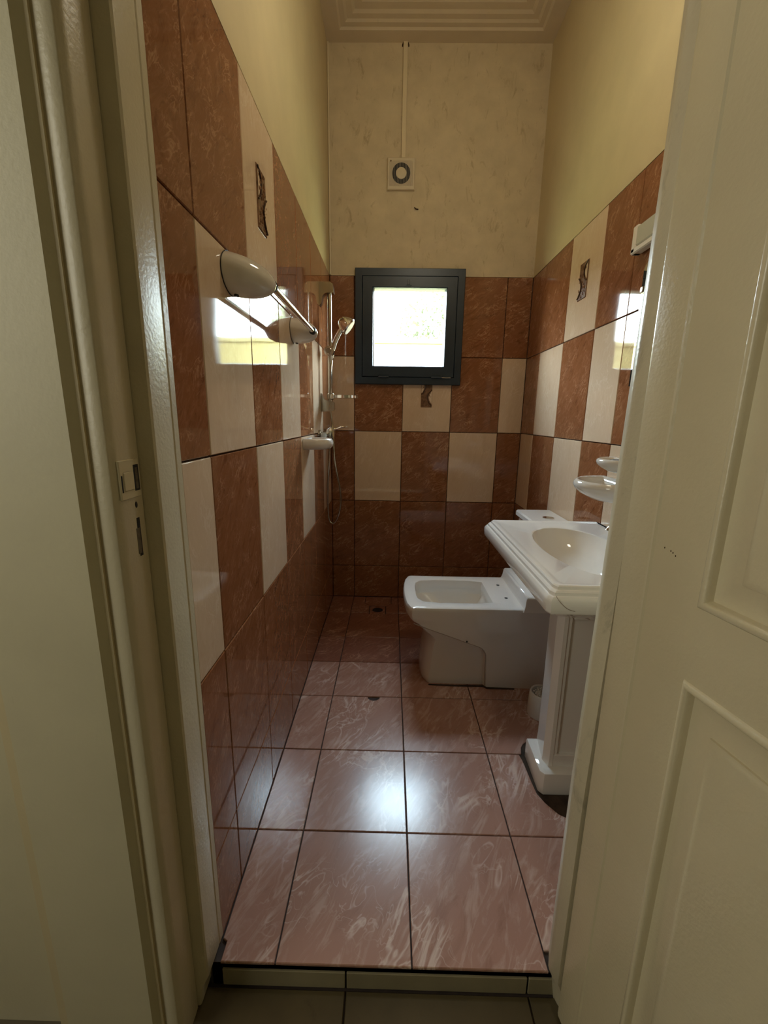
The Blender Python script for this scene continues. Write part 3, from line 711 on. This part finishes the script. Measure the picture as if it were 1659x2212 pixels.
th = label(empty('tumbler_holder', (W, -4.17, 3.5)), 'white ceramic tumbler holder on the right wall above the soap dish', 'tumbler holder')
dish('holder', 'R', -4.20, .34, .335, 3.43, 3.59, th, True)
b = B(); b.tube([(W - .16, -4.32, 3.54), (W - .16, -4.32, 3.588)], .11, 20); mesh('cup_hole', b, 'black', th)

# --- shower rail
SY = -1.27; SX = .165
sh = label(empty('shower_rail', (0, SY, 4.2)), 'vertical chrome shower riser rail on the left wall beside the window', 'shower rail')
b = B(); b.tube([(SX, SY, 4.24), (SX, SY, 6.06)], .036, 16); mesh('rail_tube', b, 'satin', sh)
def rbracket(z0, z1, lipdown):
    prof = [(0, z1 + .02 if not lipdown else z1), (.06, z1), (.19, z1), (.235, z1 - .03), (.245, z1 - .09), (.245, z0 + .03 if not lipdown else z0 + .07)]
    if lipdown: prof += [(.13, z0 + .07), (.09, z0 + .055), (.055, z0 + .01), (.04, z0 - .09), (.0, z0 - .13)]
    else: prof += [(.215, z0), (0, z0)]
    b = B(); b.loft([[(x, SY + y, z) for x, z in prof] for y in (-.075, .075)]); mesh('rail_bracket', b, 'satin', sh, smooth=30)
rbracket(5.98, 6.22, True)
b = B(); pr = [(0, 4.42), (.03, 4.36), (.07, 4.31), (.14, 4.28), (.20, 4.28), (.235, 4.26), (.24, 4.15), (.215, 4.11), (0, 4.10)]
b.loft([[(x, SY + y, z) for x, z in pr] for y in (-.075, .075)]); mesh('rail_bracket', b, 'satin', sh, smooth=30)
b = B(); b.tube([(SX - .005, SY - .10, 5.12), (SX - .005, SY - .02, 5.12), (SX - .005, SY + .06, 5.12)], [.085, .092, .08], 20); sl = mesh('slider', b, 'chrome', sh)
b = B(); b.tube([(SX - .005, SY - .118, 5.12), (SX - .005, SY - .095, 5.12)], [.045, .055], 16); mesh('slider_knob', b, 'satin', sl)
# tray
b = B()
cen = (SX + .28, SY)
def trr(i, z, n=32): return [(SX + .06 + .21 + (.225 - i) * math.cos(2 * math.pi * k / n), SY + (.17 - i) * math.sin(2 * math.pi * k / n), z) for k in range(n)]
b.loft([trr(.02, 4.335), trr(.0, 4.34), trr(0, 4.385), trr(.02, 4.39), trr(.03, 4.352)], True, False); b.loft([trr(.03, 4.352)], False, True)
b.box(SX - .05, SX + .07, SY - .06, SY + .06, 4.31, 4.42, .015); tr_ = mesh('chrome_tray', b, 'chrome', sh)
# hand shower
hs = label(empty('hand_shower', (SX, SY, 5.12)), 'chrome hand shower leaning from its slider towards the window', 'shower head')
hp = spline([(SX + .03, SY, 4.98), (SX + .045, SY, 5.12), (SX + .09, SY, 5.28), (SX + .17, SY, 5.44), (SX + .235, SY, 5.53)], 5)
b = B(); b.tube(hp, [.026 + .010 * math.sin(math.pi * i / (len(hp) - 1)) + .010 * i / len(hp) for i in range(len(hp))], 14); mesh('grip', b, 'chrome', hs)
b = B(); c0 = Vector((SX + .265, SY, 5.575)); ax = Vector((.80, -.05, -.60)).normalized(); pts = [c0 + ax * t for t in (-.115, -.09, -.03, .04, .085, .10)]
b.tube(pts, [.05, .085, .120, .148, .150, .135], 28); mesh('spray_head', b, 'chrome', hs)
b = B(); b.tube([c0 + ax * .099, c0 + ax * .106], .128, 28); mesh('spray_face', b, 'plastic', hs)
# mixer
mx = label(empty('shower_mixer', (0, SY, 3.7)), 'chrome shower mixer with thin lever, just behind the soap dish', 'mixer tap')
b = B(); b.tube([(.10, SY - .42, 3.70), (.10, SY + .42, 3.70)], .055, 16)
b.tube([(0, SY - .36, 3.70), (.03, SY - .36, 3.70), (.04, SY - .36, 3.70), (.10, SY - .36, 3.70)], [.09, .09, .05, .05], 16); b.tube([(0, SY + .36, 3.70), (.03, SY + .36, 3.70), (.04, SY + .36, 3.70), (.10, SY + .36, 3.70)], [.09, .09, .05, .05], 16)
mesh('mixer_body', b, 'satin', mx)
b = B(); b.tube([(.15, SY, 3.64), (.15, SY, 3.70), (.17, SY, 3.77), (.19, SY, 3.82)], [.075, .085, .08, .04], 18); mesh('cartridge_cap', b, 'chrome', mx)
b = B(); b.tube(spline([(.18, SY, 3.79), (.27, SY, 3.80), (.36, SY, 3.835), (.42, SY, 3.84)], 5), [.03] * 4 + [.02] * 8 + [.012] * 4, 8); mesh('lever', b, 'chrome', mx)
# hose
hose = spline([(SX + .03, SY - .005, 4.98), (SX + .01, SY - .05, 4.7), (SX + .0, SY - .06, 4.2), (SX + .03, SY - .04, 3.9), (SX + .06, SY - .13, 3.6), (SX + .085, SY - .13, 3.2), (SX + .17, SY - .10, 2.7), (SX + .175, SY - .10, 2.4), (SX + .11, SY - .10, 2.15), (SX + .02, SY - .10, 2.06), (SX - .05, SY - .10, 2.2), (SX - .06, SY - .09, 2.7), (SX - .03, SY - .07, 3.2), (SX - .015, SY - .03, 3.60)], 9)
b = B(); b.tube(hose, .019, 8); label(mesh('shower_hose', b, 'satin', base=(SX, SY, 3.6)), 'metal shower hose hanging in a long loop from the mixer', 'hose')

# ------------------------------------------------------------------ mirror and lamp
mi = label(empty('wall_mirror', (W, -4.75, 5.05)), 'frameless wall mirror with cut corners above the washbasin', 'mirror')
def mring(x, i):
    y0, y1, z0, z1, c = -5.48 + i, -4.02 - i, 4.40 + i, 5.72 - i, .10
    return [(x, y0 + c, z0), (x, y1 - .0, z0), (x, y1, z1 - c), (x, y1 - c, z1), (x, y0 + c, z1), (x, y0, z1 - c), (x, y0, z0 + c)]
b = B(); b.loft([mring(W - .002, 0), mring(W - .018, 0), mring(W - .022, .004)]); mesh('mirror_glass', b, 'mirror', mi, smooth=0)
b = B(); b.box(W - .035, W - .020, -4.065, -4.02, 5.385, 5.44, .004); mesh('mirror_clip', b, 'satin', mi)
la = label(empty('mirror_lamp', (W, -4.75, 5.95)), 'white box wall lamp with frosted glass, above the mirror', 'lamp')
b = B(); b.box(W - .06, W, -5.6, -3.86, 5.83, 6.09, .02); b.box(W - .115, W - .02, -5.64, -3.86, 5.80, 5.86, .012); b.box(W - .115, W - .01, -3.95, -3.86, 5.80, 6.09, .02); mesh('lamp_housing', b, 'plastic', la)
b = B(); b.box(W - .11, W - .055, -5.58, -3.93, 5.86, 6.075, .02); mesh('lamp_glass', b, 'lampglass', la)

# ------------------------------------------------------------------ floor drain
dr = label(empty('floor_drain', (1.037, -.665, 0)), 'square shower floor drain with a round dark outlet near the back wall', 'drain')
b = B(); x0, x1, y0, y1 = .872, 1.202, -.862, -.470
def sq(i, z, n=32):
    r = []
    for k in range(n):
        a = 2 * math.pi * k / n; c, s_ = math.cos(a), math.sin(a); m_ = max(abs(c), abs(s_)); r.append(((x0 + x1) / 2 + (.165 - i) * c / m_, (y0 + y1) / 2 + (.196 - i) * s_ / m_, z))
    return r
b.loft([sq(0, -.02), sq(0, -.006), sq(.006, -.002), [((x0 + x1) / 2 + .118 * math.cos(2 * math.pi * k / 32), (y0 + y1) / 2 + .118 * math.sin(2 * math.pi * k / 32), -.004) for k in range(32)], [((x0 + x1) / 2 + .112 * math.cos(2 * math.pi * k / 32), (y0 + y1) / 2 + .112 * math.sin(2 * math.pi * k / 32), -.018) for k in range(32)]])
mesh('drain_plate', b, 'shower', dr)
b = B(); b.loft([[(1.037 + .112 * math.cos(2 * math.pi * k / 24), -.666 + .112 * math.sin(2 * math.pi * k / 24), z) for k in range(24)] for z in (-.017, -.012)]); mesh('outlet', b, 'black', dr)

# ------------------------------------------------------------------ outside the window
g = B(); g.box(-60, 60, .37, 90, -2.2, -2.0); struct(mesh('floor_garden', g, 'ground', smooth=0))
g = B(); g.box(-30, 34, 22, 22.6, -2.0, 9.0); g.box(-30.2, 34.2, 21.9, 22.7, 9.0, 9.3)
label(mesh('garden_wall', g, 'garden_wall', base=(0, 22.3, -2.0), smooth=0), 'yellow garden wall seen through the window', 'wall')
def tree(x, y, h, r, lab):
    t = label(empty('tree', (x, y, -2)), lab, 'tree')
    b = B(); b.tube([(x, y, -2), (x + .1, y, h * .4), (x, y, h)], [.5, .35, .15], 8); mesh('trunk', b, 'bark', t)
    b = B(); rnd = random.Random(int(x * 10))
    for k in range(5200):
        v = Vector((rnd.gauss(0, 1), rnd.gauss(0, 1), rnd.gauss(0, 1))).normalized() * rnd.uniform(.55, 1)
        p = Vector((x + v.x * r, y + v.y * r, h + v.z * r * .8)); s_ = r * .062
        a = Vector((rnd.gauss(0, 1), rnd.gauss(0, 1), rnd.gauss(0, 1))).normalized(); q = a.cross(Vector((.3, .5, .8))).normalized()
        b.loft([[tuple(p + a * s_), tuple(p + q * s_ * .5), tuple(p - a * s_), tuple(p - q * s_ * .5)]], False, True)
    mesh('foliage', b, 'leaf', t, smooth=0)
tree(5.4, 30, 11.6, 4.0, 'big leafy tree beyond the garden wall, on the right through the window')
tree(-7.5, 36, 9.5, 3.8, 'leafy tree beyond the garden wall, on the left through the window')
tree(1.4, 44, 9.6, 3.4, 'smaller leafy tree beyond the garden wall, between the two others')

# ------------------------------------------------------------------ added fill lamp (out of view)
cl = label(empty('added_fill_lamp', (2.0, -4.7, H)), 'added fill lamp, out of view, hanging over the middle of the bathroom', 'lamp')
b = B(); b.tube([(2.0, -4.7, 8.85), (2.0, -4.7, H + .15)], .03, 10); b.tube([(2.0, -4.7, H + .06), (2.0, -4.7, H + .15)], .2, 20); mesh('fill_lamp_stem', b, 'plastic', cl)
a = N('fill_globe_lit'); a.p.inputs['Base Color'].default_value = (.9, .88, .8, 1)
